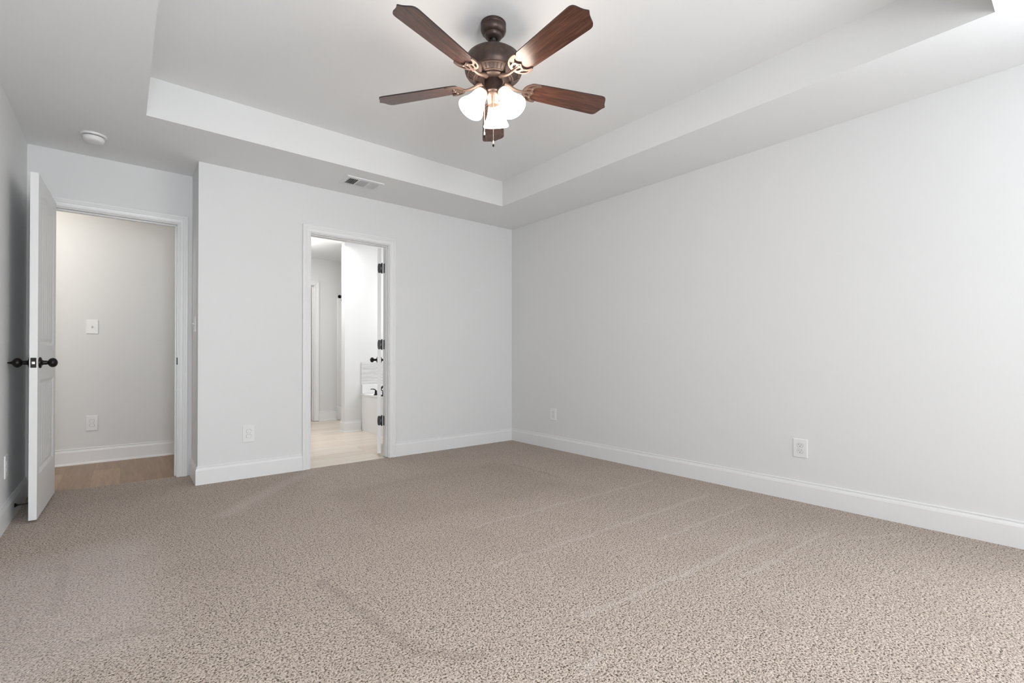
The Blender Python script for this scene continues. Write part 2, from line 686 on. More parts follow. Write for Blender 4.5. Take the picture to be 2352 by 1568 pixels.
box(bm, BX0, YB + WT, ZC, BX1 + WT, 8.4, 2.6)
box(bm, 0.8, YH + WT, ZC, BX0, 8.4, 2.6)
struct('ceiling_bath', bm, M['ceiling'])

# ------------------------------------------------------------------ floors
bm = new()
YC = YA + 0.02
prism(bm, [[(XL, YF), (XR, YF), (XR, YB), (DB1, YB), (DB1, YB + .006), (DB0, YB + .006), (DB0, YB), (XJ, YB), (XJ, YA), (DA1, YA), (DA1, YC), (DA0, YC), (DA0, YA), (XL, YA)]],
      -0.1, 0.0)
struct('floor', bm, M['carpet'], label='wall-to-wall beige cut pile carpet with vacuum tracks')
bm = new()
box(bm, HX0, YC, -0.1, HX1, YH, -0.006)
struct('floor_hall', bm, M['hall_floor'], label='brown wood plank hall floor')
bm = new()
box(bm, BX0, YB + .006, -0.1, BX1, BYB, -0.006)
box(bm, 0.9, BYB, -0.1, 3.5, 8.26, -0.006)
struct('floor_bath', bm, M['bath_floor'], label='pale wood-look tile bathroom floor')

# ------------------------------------------------------------------ baseboards
cl = 0.006 + 0.064   # casing outer offset
bm = new()
strip(bm, BASE, (XJ, YB), (DB0 - cl, YB), (0, -1), 1, 0)
strip(bm, BASE, (DB1 + cl, YB), (XR, YB), (0, -1), 0, -1)
struct('baseboard_back', bm, M['trim'])
bm = new()
strip(bm, BASE, (XR, YB), (XR, YF), (-1, 0), -1, -1)
struct('baseboard_right', bm, M['trim'])
bm = new()
strip(bm, BASE, (XL, YF), (XL, YA), (1, 0), -1, -1)
struct('baseboard_left', bm, M['trim'])
bm = new()
strip(bm, BASE, (XR, YF), (XL, YF), (0, 1), -1, -1)
struct('baseboard_front', bm, M['trim'])
bm = new()
strip(bm, BASE, (XJ, YA), (XJ, YB), (-1, 0), -1, 1)
struct('baseboard_alcove', bm, M['trim'])
bm = new()
SHOE = [(0.0, 0), (0.026, 0), (0.0255, 0.008), (0.022, 0.014), (0.014, 0.018), (0.0, 0.018)]
strip(bm, BASE, (HX0, YH), (HX1, YH), (0, -1), 0, 0)
strip(bm, [(d, z - .006) for d, z in SHOE], (HX0, YH), (HX1, YH), (0, -1), 0, 0)
struct('baseboard_hall', bm, M['trim'])
bm = new()
SH2 = [(d, z - .006) for d, z in SHOE]
for P in (BASE, SH2):
    strip(bm, P, (SX0, SY0), (2.435, SY0), (0, -1), 1, 0)
    strip(bm, P, (SX0, SY0 + WT), (SX0, SY0), (-1, 0), 1, 1)
    strip(bm, P, (CD1 + cl, BYB), (2.57, BYB), (0, -1), 0, 0)
struct('baseboard_bath', bm, M['trim'])
bm = new()
for P in (BASE, SH2):
    strip(bm, P, (0.9, 8.26), (3.5, 8.26), (0, -1), 0, 0)
struct('baseboard_closet', bm, M['trim'])

# ------------------------------------------------------------------ door frames (casing + jambs + stops)
bm = new()
casing(bm, DA0, DA1, DH, YA, -1)
casing(bm, DA0, DA1, DH, YA + WT, 1)
jambs(bm, DA0, DA1, DH, YA, YA + WT, (YA + 0.038, YA + 0.075))
tr = struct('trim_1', bm, M['trim'], label='white moulded casing of the hall doorway')
bm = new()
box(bm, DA1 - 0.0015, YA - 0.004, 0.901, DA1 + 0.004, YA + 0.034, 0.958, 0.0012, 1)
obj('strike_plate', bm, M['black'], tr)['label'] = 'black strike plate'
bm = new()
casing(bm, DB0, DB1, DH, YB, -1)
casing(bm, DB0, DB1, DH, YB + WT, 1)
jambs(bm, DB0, DB1, DH, YB, YB + WT, (YB + 0.028, YB + 0.065), st=0.008)
struct('trim_2', bm, M['trim'], label='white moulded casing of the bathroom doorway')
bm = new()
casing(bm, CD0, CD1, DH, BYB, -1)
jambs(bm, CD0, CD1, DH, BYB, BYB + WT, (BYB + 0.04, BYB + 0.075))
struct('trim_3', bm, M['trim'], label='white casing of the far doorway across the bathroom')

# ------------------------------------------------------------------ windows (behind the camera and over the tub)
GL = bpy.data.materials.new('window_glass')
GL.use_nodes = True
nt = GL.node_tree
nt.nodes.remove(nt.nodes['Principled BSDF'])
a_ = nt.nodes.new('ShaderNodeBsdfTransparent')
b_ = nt.nodes.new('ShaderNodeBsdfGlossy')
b_.inputs['Roughness'].default_value = 0.02
mx = nt.nodes.new('ShaderNodeMixShader')
mx.inputs[0].default_value = 0.06
lk(GL, a_.outputs[0], mx.inputs[1])
lk(GL, b_.outputs[0], mx.inputs[2])
lk(GL, mx.outputs[0], nt.nodes['Material Output'].inputs[0])


def window(name, w, h, mtx):
    """Frame in local XZ from (0,0) to (w,h), y = 0 is the room face, wall runs to y = WT."""
    e = empty(name)
    e.matrix_world = mtx
    e['kind'] = 'structure'
    bm = new()
    f = 0.045
    for a, b, c, d in ((0, 0, f, h), (w - f, 0, w, h), (f, 0, w - f, f), (f, h - f, w - f, h), (f, h / 2 - .02, w - f, h / 2 + .02)):
        box(bm, a, 0.04, b, c, 0.09, d, 0.003, 1)
    obj('window_frame', bm, M['trim'], e)
    bm = new()
    box(bm, -0.06, -0.045, -0.022, w + 0.06, 0.04, 0.0, 0.004, 1)
    for a, b, c, d in ((-.065, 0, 0, h + .065), (w, 0, w + .065, h + .065), (0, h, w, h + .065), (-.065, -.09, w + .065, -.022)):
        box(bm, a, -0.016, b, c, 0.0, d, 0.003, 1)
    obj('window_sill', bm, M['trim'], e)
    bm = new()
    box(bm, f, 0.062, f, w - f, 0.066, h - f)
    obj('window_pane', bm, GL, e)


for i, (x0, x1, z0, z1) in enumerate(WIN):
    window('window_%d' % (i + 1), x1 - x0, z1 - z0, Matrix.Translation((x1, YF, z0)) @ Matrix.Rotation(PI, 4, 'Z'))
for i, (y0, y1, z0, z1) in enumerate(RWIN):
    window('window_%d' % (i + 5), y1 - y0, z1 - z0, Matrix.Translation((XR, y1, z0)) @ Matrix.Rotation(-PI / 2, 4, 'Z'))
window('window_4', BWIN[1] - BWIN[0], BWIN[3] - BWIN[2], Matrix.Translation((BX1, BWIN[1], BWIN[2])) @ Matrix.Rotation(-PI / 2, 4, 'Z'))


# ------------------------------------------------------------------ doors
def door_face(bm, L, H, y, s, z0):
    """Moulded two-panel plank face at local y; s = outward direction (+1/-1)."""
    xa, xb = 0.075, L - 0.075
    def arch(x, inset):
        c = (xa + xb) / 2
        u = (x - c) / ((xb - xa) / 2 - inset)
        u = max(-1, min(1, u))
        return 1.925 - inset + 0.04 * (1 - u * u)
    panels = []
    panels.append([(0.275, None)])
    def loop(panel, inset):
        a, b = xa + inset, xb - inset
        if panel == 0:
            return [(a, 0.27 + inset), (b, 0.27 + inset), (b, 0.83 - inset), (a, 0.83 - inset)]
        n = 16
        pts = [(a, 1.035 + inset), (b, 1.035 + inset)]
        for k in range(n + 1):
            x = b + (a - b) * k / n
            pts.append((x, arch(x, inset)))
        return pts
    outer = [(0, z0), (L, z0), (L, H), (0, H)]
    es = []
    loops0 = []
    for lp in [outer, loop(0, 0), loop(1, 0)]:
        vv = [bm.verts.new((x, y, z)) for x, z in lp]
        loops0.append(vv)
        for i in range(len(vv)):
            es.append(bm.edges.new((vv[i], vv[(i + 1) % len(vv)])))
    bmesh.ops.triangle_fill(bm, edges=es, use_beauty=True)
    for pn in (0, 1):
        prev = loops0[1 + pn]
        for inset, depth in ((0.006, 0.0015), (0.022, 0.009), (0.028, 0.009), (0.040, 0.0045)):
            cur = [bm.verts.new((x, y - s * depth, z)) for x, z in loop(pn, inset)]
            n = len(cur)
            for i in range(n):
                j = (i + 1) % n
                bm.faces.new((prev[i], prev[j], cur[j], cur[i]))
            prev = cur
        # plank field: vertical strips with v-grooves
        a, b = xa + 0.040, xb - 0.040
        npl = 6
        g = 0.003
        xs = [a]
        ds = [0.0045]
        for k in range(1, npl):
            xc = a + (b - a) * k / npl
            xs += [xc - g, xc, xc + g]
            ds += [0.0045, 0.0075, 0.0045]
        xs.append(b)
        ds.append(0.0045)
        cols = []
        for x, d in zip(xs, ds):
            zlo = (0.27 if pn == 0 else 1.035) + 0.040
            zhi = 0.83 - 0.040 if pn == 0 else arch(x, 0.040)
            cols.append((bm.verts.new((x, y - s * d, zlo)), bm.verts.new((x, y - s * d, zhi))))
        for c0, c1 in zip(cols, cols[1:]):
            bm.faces.new((c0[0], c1[0], c1[1], c0[1]))


def knob_bm(s, spike=False):
    """Door knob projecting along local +y*s from y = 0."""
    bm = new()
    mt = Matrix.Rotation(-s * PI / 2, 4, 'X')
    prof = [(0.0, 0.0), (0.033, 0.0), (0.033, 0.005), (0.030, 0.009), (0.017, 0.012), (0.0135, 0.016), (0.0125, 0.022), (0.0125, 0.030), (0.0112, 0.036)]
    for k in range(15):                       # slightly flattened ball
        a = rad(-64 + 154 * k / 14)
        prof.append((max(0.0, 0.0285 * math.cos(a)) if k < 14 else 0.0, 0.0575 + 0.0225 * math.sin(a)))
    lathe(bm, prof, 40, mt, cap=False)
    return bm


def door(name, loc, rz, L, z0, label, kz=0.93, top=DH - 0.006):
    e = empty(name, loc, rz)
    e['kind'] = 'structure'
    e['label'] = label
    T = 0.035
    bm = new()
    H = top
    door_face(bm, L, H, 0.0, 1, z0)
    door_face(bm, L, H, -T, -1, z0)
    for q in (((0, 0, z0), (0, -T, z0), (0, -T, H), (0, 0, H)), ((L, 0, z0), (L, -T, z0), (L, -T, H), (L, 0, H)),
              ((0, 0, z0), (L, 0, z0), (L, -T, z0), (0, -T, z0)), ((0, 0, H), (L, 0, H), (L, -T, H), (0, -T, H))):
        bm.faces.new([bm.verts.new(c) for c in q])
    bmesh.ops.remove_doubles(bm, verts=bm.verts, dist=1e-5)
    obj('door_leaf', bm, M['trim'], e)
    kx = L - 0.062
    for s, y in ((1, 0.0), (-1, -T)):
        k = obj('knob', knob_bm(s), M['black'], e, True)
        k.location = (kx, y, kz)
        k['label'] = 'black round door knob'
        if s < 0:
            bm = new()
            lathe(bm, [(0.0, 0.079), (0.010, 0.079), (0.0065, 0.086), (0.003, 0.098), (0.0, 0.102)], 12, Matrix.Rotation(PI / 2, 4, 'X'), cap=False)
            obj('turn_button', bm, M['black'], k, True)
    bm = new()
    box(bm, L - 0.0005, -T / 2 - 0.0125, kz - 0.029, L + 0.0015, -T / 2 + 0.0125, kz + 0.029, 0.001, 1)
    lp = obj('latch_plate', bm, M['black'], e)
    lp['label'] = 'black latch plate'
    bm = new()
    box(bm, L + 0.001, -T / 2 - 0.0075, kz - 0.010, L + 0.009, -T / 2 + 0.0075, kz + 0.008, 0.003, 2)
    obj('latch_bolt', bm, M['steel'], lp)['label'] = 'bright steel latch bolt'
    return e


d1 = door('door_1', (-0.356, 4.612, 0), rad(-91.7), 0.705, 0.015, 'white two-panel arched door standing open into the room beside the left wall', top=2.042)
ang = math.atan2(4.48, 1.977)
d2 = door('door_2', (1.926, 4.406, 0), ang, 0.71, 0.026, 'white door swung open into the bathroom, seen edge-on')
for z in (0.343, 1.083, 1.827):
    bm = new()
    r = 0.014
    # leaf let into the edge of the door
    prism(bm, [chaikin([(-0.034, z - 0.038), (-0.026, z - 0.046), (-0.002, z - 0.046), (-0.002, z + 0.046), (-0.026, z + 0.046), (-0.034, z + 0.038)], 2)], -0.002, 0.0006,
          Matrix(((0, 0, 1, 0), (1, 0, 0, 0), (0, 1, 0, 0), (0, 0, 0, 1))))
    box(bm, -0.0035, -0.042, z - 0.044, -0.001, -0.030, z - 0.012)
    box(bm, -0.0035, -0.042, z + 0.012, -0.001, -0.030, z + 0.044)
    hg = obj('hinge', bm, M['hinge'], d2)
    hg['label'] = 'dark bronze hinge'
    bm = new()
    lathe(bm, [(0.0, -0.052), (0.004, -0.052), (0.0065, -0.047), (0.0065, 0.047), (0.004, 0.053), (0, 0.053)], 12,
          Matrix.Translation((-0.006, -0.0425, z)), cap=False)
    obj('barrel', bm, M['hinge'], hg, True)
for z in (0.343, 1.083, 1.827):
    bm = new()
    box(bm, DB1 - 0.0012, YB + WT - 0.032, z - 0.046, DB1 + 0.001, YB + WT - 0.001, z + 0.046, 0.0009, 1)
    hg = obj('hinge_leaf', bm, M['hinge'], bpy.data.objects['trim_2'])
    hg['label'] = 'dark bronze hinge leaf'


# ------------------------------------------------------------------ wall plates (local: back at y=0, faces -y)
def rounded_rect(w, h, r, n=5):
    pts = []
    for cx, cy, a in ((w / 2 - r, h / 2 - r, 0), (-w / 2 + r, h / 2 - r, 90), (-w / 2 + r, -h / 2 + r, 180), (w / 2 - r, -h / 2 + r, 270)):
        for k in range(n + 1):
            b = rad(a + 90 * k / n)
            pts.append((cx + r * math.cos(b), cy + r * math.sin(b)))
    return pts


FRONT = Matrix.Rotation(PI / 2, 4, 'X')      # local z -> -y


def plate_bm(w, h):
    bm = new()
    prev = None
    for grow, d in ((0, 0), (0, 0.003), (-0.0025, 0.0055), (-0.004, 0.006)):
        cur = [bm.verts.new(FRONT @ Vector((x, y, d))) for x, y in rounded_rect(w + 2 * grow, h + 2 * grow, 0.004 + grow * .5)]
        if prev:
            for i in range(len(cur)):
                j = (i + 1) % len(cur)
                bm.faces.new((prev[i], prev[j], cur[j], cur[i]))
        prev = cur
    bm.faces.new(prev)
    return bm


def recept_outline():
    pts = []
    R = 0.0172
    lim = 0.0132
    for k in range(40):
        a = 2 * PI * k / 40
        pts.append((R * math.cos(a), max(-lim, min(lim, R * math.sin(a)))))
    return pts


def outlet(loc, rz, w, h, label, slots=True):
    e = empty('wall_outlet', loc, rz)
    tag(e, label, 'outlet', 'wall outlets')
    obj('cover_plate', plate_bm(w, h), M['plate'], e)
    for dz in (0.0195, -0.0195):
        bm = new()
        prism(bm, [recept_outline()], 0.0055, 0.0078 if slots else 0.0098, Matrix.Translation((0, 0, dz)) @ FRONT)
        r = obj('receptacle', bm, M['plate'], e)
        bm = new()
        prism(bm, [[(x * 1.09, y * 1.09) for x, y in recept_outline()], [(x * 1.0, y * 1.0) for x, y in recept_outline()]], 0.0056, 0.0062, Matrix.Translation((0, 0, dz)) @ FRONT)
        obj('gap_shade', bm, M['gap_shade'], r)  # grey ring painted as the shade between receptacle and plate
        if slots:
            for x, hh in ((-0.0063, 0.0095), (0.0063, 0.0075)):
                bm = new()
                box(bm, x - 0.0012, -0.0082, dz + 0.0035 - hh / 2 + .001, x + 0.0012, -0.0077, dz + 0.0035 + hh / 2 + .001)
                obj('slot', bm, M['slot'], r)
            bm = new()
            lathe(bm, [(0, 0.0077), (0.0026, 0.0077), (0.0026, 0.0082), (0, 0.0082)], 12, Matrix.Translation((0, 0, dz - 0.0070)) @ FRONT, cap=False)
            obj('ground_hole', bm, M['slot'], r)
        else:
            r['label'] = 'blank safety cap'
    bm = new()
    lathe(bm, [(0, 0.0055), (0.003, 0.0055), (0.0026, 0.0068), (0, 0.007)], 12, FRONT, cap=False)
    obj('screw', bm, M['plate'], e, True)
    return e


def switch(loc, rz, w, h, label):
    e = empty('light_switch', loc, rz)
    tag(e, label, 'light switch', 'light switches')
    obj('cover_plate', plate_bm(w, h), M['plate'], e)
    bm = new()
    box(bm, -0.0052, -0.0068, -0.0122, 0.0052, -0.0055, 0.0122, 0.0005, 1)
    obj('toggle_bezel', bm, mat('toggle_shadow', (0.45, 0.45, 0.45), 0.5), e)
    bm = new()
    mt = Matrix.Translation((0, -0.006, 0.001)) @ Matrix.Rotation(rad(-22), 4, 'X')
    box(bm, -0.004, -0.014, -0.0045, 0.004, 0.001, 0.0045, 0.001, 1, mt)
    obj('toggle', bm, M['plate'], e)
    for z in (0.03, -0.03):
        bm = new()
        lathe(bm, [(0, 0.0055), (0.0028, 0.0055), (0.0024, 0.0068), (0, 0.007)], 10, Matrix.Translation((0, 0, z)) @ FRONT, cap=False)
        obj('screw', bm, M['plate'], e, True)
    return e


outlet((0.789, YB, 0.352), 0, 0.088, 0.137, 'white capped double outlet low on the wall between the two doorways', False)
outlet((XR, 1.232, 0.355), rad(-90), 0.088, 0.124, 'white double outlet on the long bare wall, nearer to the camera')
outlet((XR, 3.580, 0.360), rad(-90), 0.088, 0.124, 'white double outlet on the long bare wall, near the room corner')
outlet((-0.204, YH, 0.358), 0, 0.084, 0.137, 'white capped double outlet below the switch on the hall wall', False)
outlet((XL, 3.941, 0.337), rad(90), 0.088, 0.130, 'white double outlet low on the wall behind the open door', True)
switch((-0.205, YH, 1.238), 0, 0.085, 0.128, 'white toggle switch on the hall wall through the open doorway')
switch((XJ, 4.447, 1.22), rad(-90), 0.075, 0.12, 'white light switch on the narrow alcove side wall, seen edge-on')

# ------------------------------------------------------------------ smoke detector
e = tag(empty('smoke_detector', (-0.147, 4.21, ZC)), 'round white smoke detector on the ceiling above the hall doorway', 'smoke detector')
bm = new()
lathe(bm, [(0, 0), (0.069, 0), (0.070, -0.004), (0.068, -0.010), (0.060, -0.012), (0.052, -0.012), (0, -0.012)], 48, cap=False)
obj('mounting_base', bm, M['plate'], e, True)
bm = new()
lathe(bm, [(0, -0.012), (0.053, -0.012), (0.053, -0.016), (0, -0.016)], 48, cap=False)
obj('sensor_gap', bm, M['vent_dark'], e, True)
bm = new()
lathe(bm, [(0, -0.016), (0.0565, -0.016), (0.058, -0.020), (0.0565, -0.032), (0.052, -0.041), (0.044, -0.046), (0.03, -0.048), (0.018, -0.0495), (0, -0.050)], 48, cap=False)
obj('cover', bm, M['plate'], e, True)

# ------------------------------------------------------------------ ceiling air vent
e = tag(empty('air_vent', (1.572, 3.918, ZC)), 'white three-bank supply air vent in the low ceiling near the bathroom door', 'air vent')
W_, D_ = 0.156, 0.102
bm = new()
prism(bm, [[(-W_ + .02, -D_ + .025), (W_ - .02, -D_ + .025), (W_ - .02, D_ - .025), (-W_ + .02, D_ - .025)]], -0.0005, 0.0)
obj('duct_opening', bm, M['vent_dark'], e)
bm = new()
def rc(x0, x1, y0, y1):
    return [(x0, y0), (x1, y0), (x1, y1), (x0, y1)]
yb = D_ - 0.034
holes = [rc(-0.128, -0.050, -yb, yb), rc(-0.038, 0.038, -yb, yb), rc(0.050, 0.128, -yb, yb)]
prism(bm, [rc(-W_, W_, -D_, D_)] + holes, -0.009, -0.003)
prism(bm, [rc(-W_, W_, -D_, D_), rc(-W_ + .006, W_ - .006, -D_ + .006, D_ - .006)], -0.003, 0.0)
obj('vent_frame', bm, M['vent'], e)
for bank in (-1, 0, 1):
    if bank:
        xs = [bank * 0.089 + (k - 2.5) * 0.0135 for k in range(6)]
        for x in xs:
            bm = new()
            mt = Matrix.Translation((x, 0, -0.0075)) @ Matrix.Rotation(rad(32 if bank < 0 else -38), 4, 'Y')
            box(bm, -0.0007, -yb, -0.0065, 0.0007, yb, 0.0065, mtx=mt)
            obj('louver', bm, M['vent'], e)
    else:
        for k in range(7):
            bm = new()
            mt = Matrix.Translation((0, -yb + 0.012 + k * 0.0185, -0.0075)) @ Matrix.Rotation(rad(-24), 4, 'X')
            box(bm, -0.038, -0.0007, -0.006, 0.038, 0.0007, 0.006, mtx=mt)
            obj('louver', bm, M['vent'], e)

# ------------------------------------------------------------------ door stopper on the left baseboard
e = tag(empty('door_stopper', (XL + 0.0135, 4.13, 0.068)), 'black rod door stopper on the baseboard behind the open door', 'door stop')
AX = Matrix.Rotation(PI / 2, 4, 'Y')
bm = new()
lathe(bm, [(0, 0), (0.013, 0), (0.012, 0.004), (0.007, 0.010), (0.005, 0.016), (0.0045, 0.062), (0, 0.062)], 16, AX, cap=False)
obj('rod', bm, M['black'], e, True)
bm = new()
lathe(bm, [(0, 0.062), (0.008, 0.062), (0.008, 0.070), (0.006, 0.074), (0, 0.074)], 16, AX, cap=False)
obj('rubber_tip', bm, M['slot'], e, True)

# ------------------------------------------------------------------ ceiling fan
FX, FY = 1.4766, 1.9464
fan = tag(empty('ceiling_fan', (FX, FY, ZT)), 'five-blade walnut and bronze ceiling fan with three lit glass shades under the tray', 'ceiling fan')


def fz(z):           # world z -> fan z
    return z - ZT


def fl(name, prof, m, n=48):
    bm = new()
    lathe(bm, [(r, fz(z)) for r, z in prof], n, cap=False)
    return obj(name, bm, m, fan, True)


fl('canopy', [(0, ZT), (0.062, ZT), (0.065, ZT - .003), (0.065, ZT - .016), (0.0632, ZT - .0195), (0.0655, ZT - .026), (0.0655, ZT - .036), (0.062, ZT - .047), (0.054, ZT - .056), (0.0465, ZT - .060),
              (0.0455, ZT - .064), (0.043, ZT - .071), (0.036, ZT - .078), (0.027, ZT - .082), (0.0205, ZT - .0825), (0.0195, ZT - .079), (0.022, ZT - .06), (0, ZT - .05)], M['bronze'])
fl('hanger_ball', [(0, 2.624), (0.012, 2.620), (0.0185, 2.610), (0.0185, 2.602), (0.013, 2.593), (0.0115, 2.588), (0, 2.588)], M['black'], 24)
fl('downrod', [(0, 2.60), (0.0105, 2.60), (0.0105, 2.515), (0, 2.515)], M['bronze'], 24)
fl('motor_housing', [(0, 2.524), (0.024, 2.524), (0.027, 2.518), (0.070, 2.516), (0.108, 2.512), (0.128, 2.506), (0.138, 2.498), (0.1435, 2.487), (0.147, 2.468), (0.149, 2.446),
                     (0.1475, 2.432), (0.144, 2.422), (0.1405, 2.4165), (0.139, 2.4135), (0.137, 2.4145), (0.134, 2.411), (0.098, 2.389), (0.094, 2.388), (0.091, 2.391), (0.084, 2.392), (0.0, 2.392)], M['bronze'], 72)
fl('flywheel', [(0, 2.393), (0.080, 2.393), (0.081, 2.389), (0.074, 2.383), (0.052, 2.380), (0, 2.380)], M['bronze'])
ST = (2.411 - 2.389) / (0.134 - 0.098)
TH0 = 52.9
for k in range(5):
    # pierced segment of the underside between two blade arms
    a0 = rad(TH0 + 36 + 72 * k)

    def cone(r, a, off=0.0):
        z = 2.389 + (r - 0.098) * ST - off
        return Vector((r * math.cos(a), r * math.sin(a), fz(z)))
    bm = new()
    w = rad(26)
    path = [cone(0.1315, a0 - w + 2 * w * i / 14, .001) for i in range(15)] + [cone(0.101, a0 + w - 2 * w * i / 14, .001) for i in range(15)]
    tube(bm, path + [path[0]], 0.0016, 6, caps=False)
    g = obj('vent_panel', bm, M['arm'], fan, True)
    for j in range(5):
        aa = a0 + rad(9.6) * (j - 2)
        bm = new()
        rows = []
        for i in range(9):
            rr = 0.1045 + (0.1285 - 0.1045) * i / 8
            hw = 0.0041 * math.sqrt(max(0.02, 1 - abs(2 * i / 8 - 1) ** 4))
            da = hw / rr
            rows.append((bm.verts.new(cone(rr, aa - da, .0004)), bm.verts.new(cone(rr, aa + da, .0004)),
                         bm.verts.new(cone(rr, aa - da, .0012)), bm.verts.new(cone(rr, aa + da, .0012))))
        for A, B in zip(rows, rows[1:]):
            bm.faces.new((A[2], A[3], B[3], B[2]))
            bm.faces.new((A[0], A[2], B[2], B[0]))
            bm.faces.new((A[1], B[1], B[3], A[3]))
        obj('vent_slot', bm, M['grille_dark'], g)

# blades and their brackets (one of each, then copies)
ZBL = 2.369


def half(pts):
    return pts + [(x, -y) for x, y in reversed(pts) if abs(y) > 1e-6]


blade_out = half([(0.186, 0.0), (0.187, 0.030), (0.191, 0.044), (0.201, 0.052), (0.22, 0.0555), (0.40, 0.0625), (0.595, 0.0695), (0.610, 0.0692), (0.622, 0.0655), (0.630, 0.058), (0.6355, 0.046),
                  (0.6405, 0.032), (0.647, 0.018), (0.6535, 0.009), (0.658, 0.004), (0.6592, 0.0)])
bm = new()
prism(bm, [chaikin(blade_out, 1)], 0.0, 0.006, side_mat=1)
blade0 = obj('blade', bm, None, fan, mats=[M['blade'], M['blade_edge']])
brk_out = half([(0.160, 0.0), (0.162, 0.018), (0.170, 0.036), (0.186, 0.051), (0.208, 0.060), (0.230, 0.0625), (0.245, 0.060), (0.2495, 0.054), (0.245, 0.0485), (0.232, 0.0455), (0.2205, 0.040),
                (0.2135, 0.031), (0.212, 0.021), (0.2165, 0.011), (0.224, 0.004), (0.2275, 0.0)])
def cres(s):
    return [(x, s * y) for x, y in ((0.176, 0.027), (0.189, 0.043), (0.208, 0.0525), (0.222, 0.0535), (0.209, 0.045), (0.202, 0.034), (0.193, 0.030), (0.184, 0.030))]
def eye(s):
    return [(x, s * y) for x, y in ((0.176, 0.006), (0.177, 0.016), (0.190, 0.020), (0.203, 0.021), (0.204, 0.013), (0.196, 0.008))]
bm = new()
prism(bm, [chaikin(l_) for l_ in (brk_out, cres(1), cres(-1), eye(1), eye(-1))], -0.0075, -0.0008)
tube(bm, [(0.205, 0, -0.0045), (0.182, 0, -0.0075), (0.162, 0, -0.011)], [0.0042, 0.0055, 0.0062], 10)
brk0 = obj('blade_bracket', bm, M['arm'], fan)
bm = new()
tube(bm, [(0.060, 0, 2.383), (0.085, 0, 2.378), (0.105, 0, 2.368), (0.130, 0, 2.3615), (0.150, 0, 2.3605), (0.170, 0, 2.3635)], [0.0125, 0.0115, 0.0085, 0.0068, 0.0065, 0.006], 12)
for v in bm.verts:
    v.co.z = fz(v.co.z)
arm0 = obj('blade_arm', bm, M['arm'], fan, True)
bm = new()
for (x, y) in ((0.212, 0.0), (0.2085, 0.0285), (0.2085, -0.0285)):
    lathe(bm, [(0, -0.0075), (0.0045, -0.0075), (0.0042, -0.0095), (0.002, -0.0105), (0, -0.0105)], 10, Matrix.Translation((x, y, 0)), cap=False)
scr0 = obj('bracket_screws', bm, M['chain'], brk0, True)
PITCH = rad(-12)
bl, br_, ar = [blade0], [brk0], [arm0]
for k in range(1, 5):
    b = blade0.copy(); COL.objects.link(b); b.parent = fan; bl.append(b)
    c = brk0.copy(); COL.objects.link(c); c.parent = fan; br_.append(c)
    s = scr0.copy(); COL.objects.link(s); s.parent = c
    a = arm0.copy(); COL.objects.link(a); a.parent = fan; ar.append(a)
for k in range(5):
    th = rad(TH0 + 72 * k)
    mt = Matrix.Translation((0, 0, fz(ZBL))) @ Matrix.Rotation(th, 4, 'Z') @ Matrix.Rotation(PITCH, 4, 'X')
    bl[k].matrix_local = mt
    br_[k].matrix_local = mt
    ar[k].matrix_local = Matrix.Rotation(th, 4, 'Z')

fl('switch_housing', [(0, 2.382), (0.046, 2.382), (0.048, 2.378), (0.048, 2.330), (0.050, 2.326), (0.050, 2.318), (0.044, 2.312), (0, 2.312)], M['bronze'])
fit = fl('light_fitter', [(0, 2.314), (0.040, 2.314), (0.041, 2.306), (0.036, 2.296), (0.030, 2.284), (0.029, 2.268), (0.026, 2.258), (0.016, 2.252), (0.007, 2.248), (0.005, 2.240), (0, 2.238)], M['arm'])
for k, azd in enumerate((46.0, 166.0, 286.0)):
    az = rad(azd)
    rad_dir = Vector((math.cos(az), math.sin(az), 0))
    neck = rad_dir * 0.061 + Vector((0, 0, fz(2.314)))
    mouth = rad_dir * 0.122 + Vector((0, 0, fz(2.216)))
    ax = (mouth - neck)
    Ln = ax.length
    q = ax.to_track_quat('Z', 'Y').to_matrix().to_4x4()
    mt = Matrix.Translation(neck) @ q
    bm = new()
    tube(bm, [rad_dir * 0.022 + Vector((0, 0, fz(2.296))), rad_dir * 0.038 + Vector((0, 0, fz(2.312))), neck + Vector((0, 0, 0.014)) - rad_dir * .006, neck + ax * 0.02], [0.008, 0.0075, 0.008, 0.010], 12)
    lathe(bm, [(0, -0.020), (0.016, -0.018), (0.0225, -0.010), (0.0285, -0.004), (0.0285, 0.008), (0.024, 0.010), (0, 0.010)], 28, mt, cap=False)
    sk = obj('lamp_socket', bm, M['arm'], fan, True)
    bm = new()
    o_ = [(0.027, -0.002), (0.0295, 0.006), (0.034, 0.020), (0.038, 0.038), (0.043, 0.060), (0.0505, 0.080), (0.0600, 0.098), (0.0665, 0.112), (0.0675, 0.120), (0.0655, 0.1225)]
    i_ = [(0.063, 0.119), (0.0575, 0.099), (0.048, 0.081), (0.0405, 0.060), (0.0355, 0.038), (0.031, 0.020), (0.026, 0.004), (0.0, 0.003)]
    lathe(bm, o_ + i_, 40, mt @ Matrix.Diagonal((1, 1, 1.02, 1)), cap=False)
    obj('lamp_shade', bm, M['shade'], sk, True)['label'] = 'glowing white frosted glass bell shade'

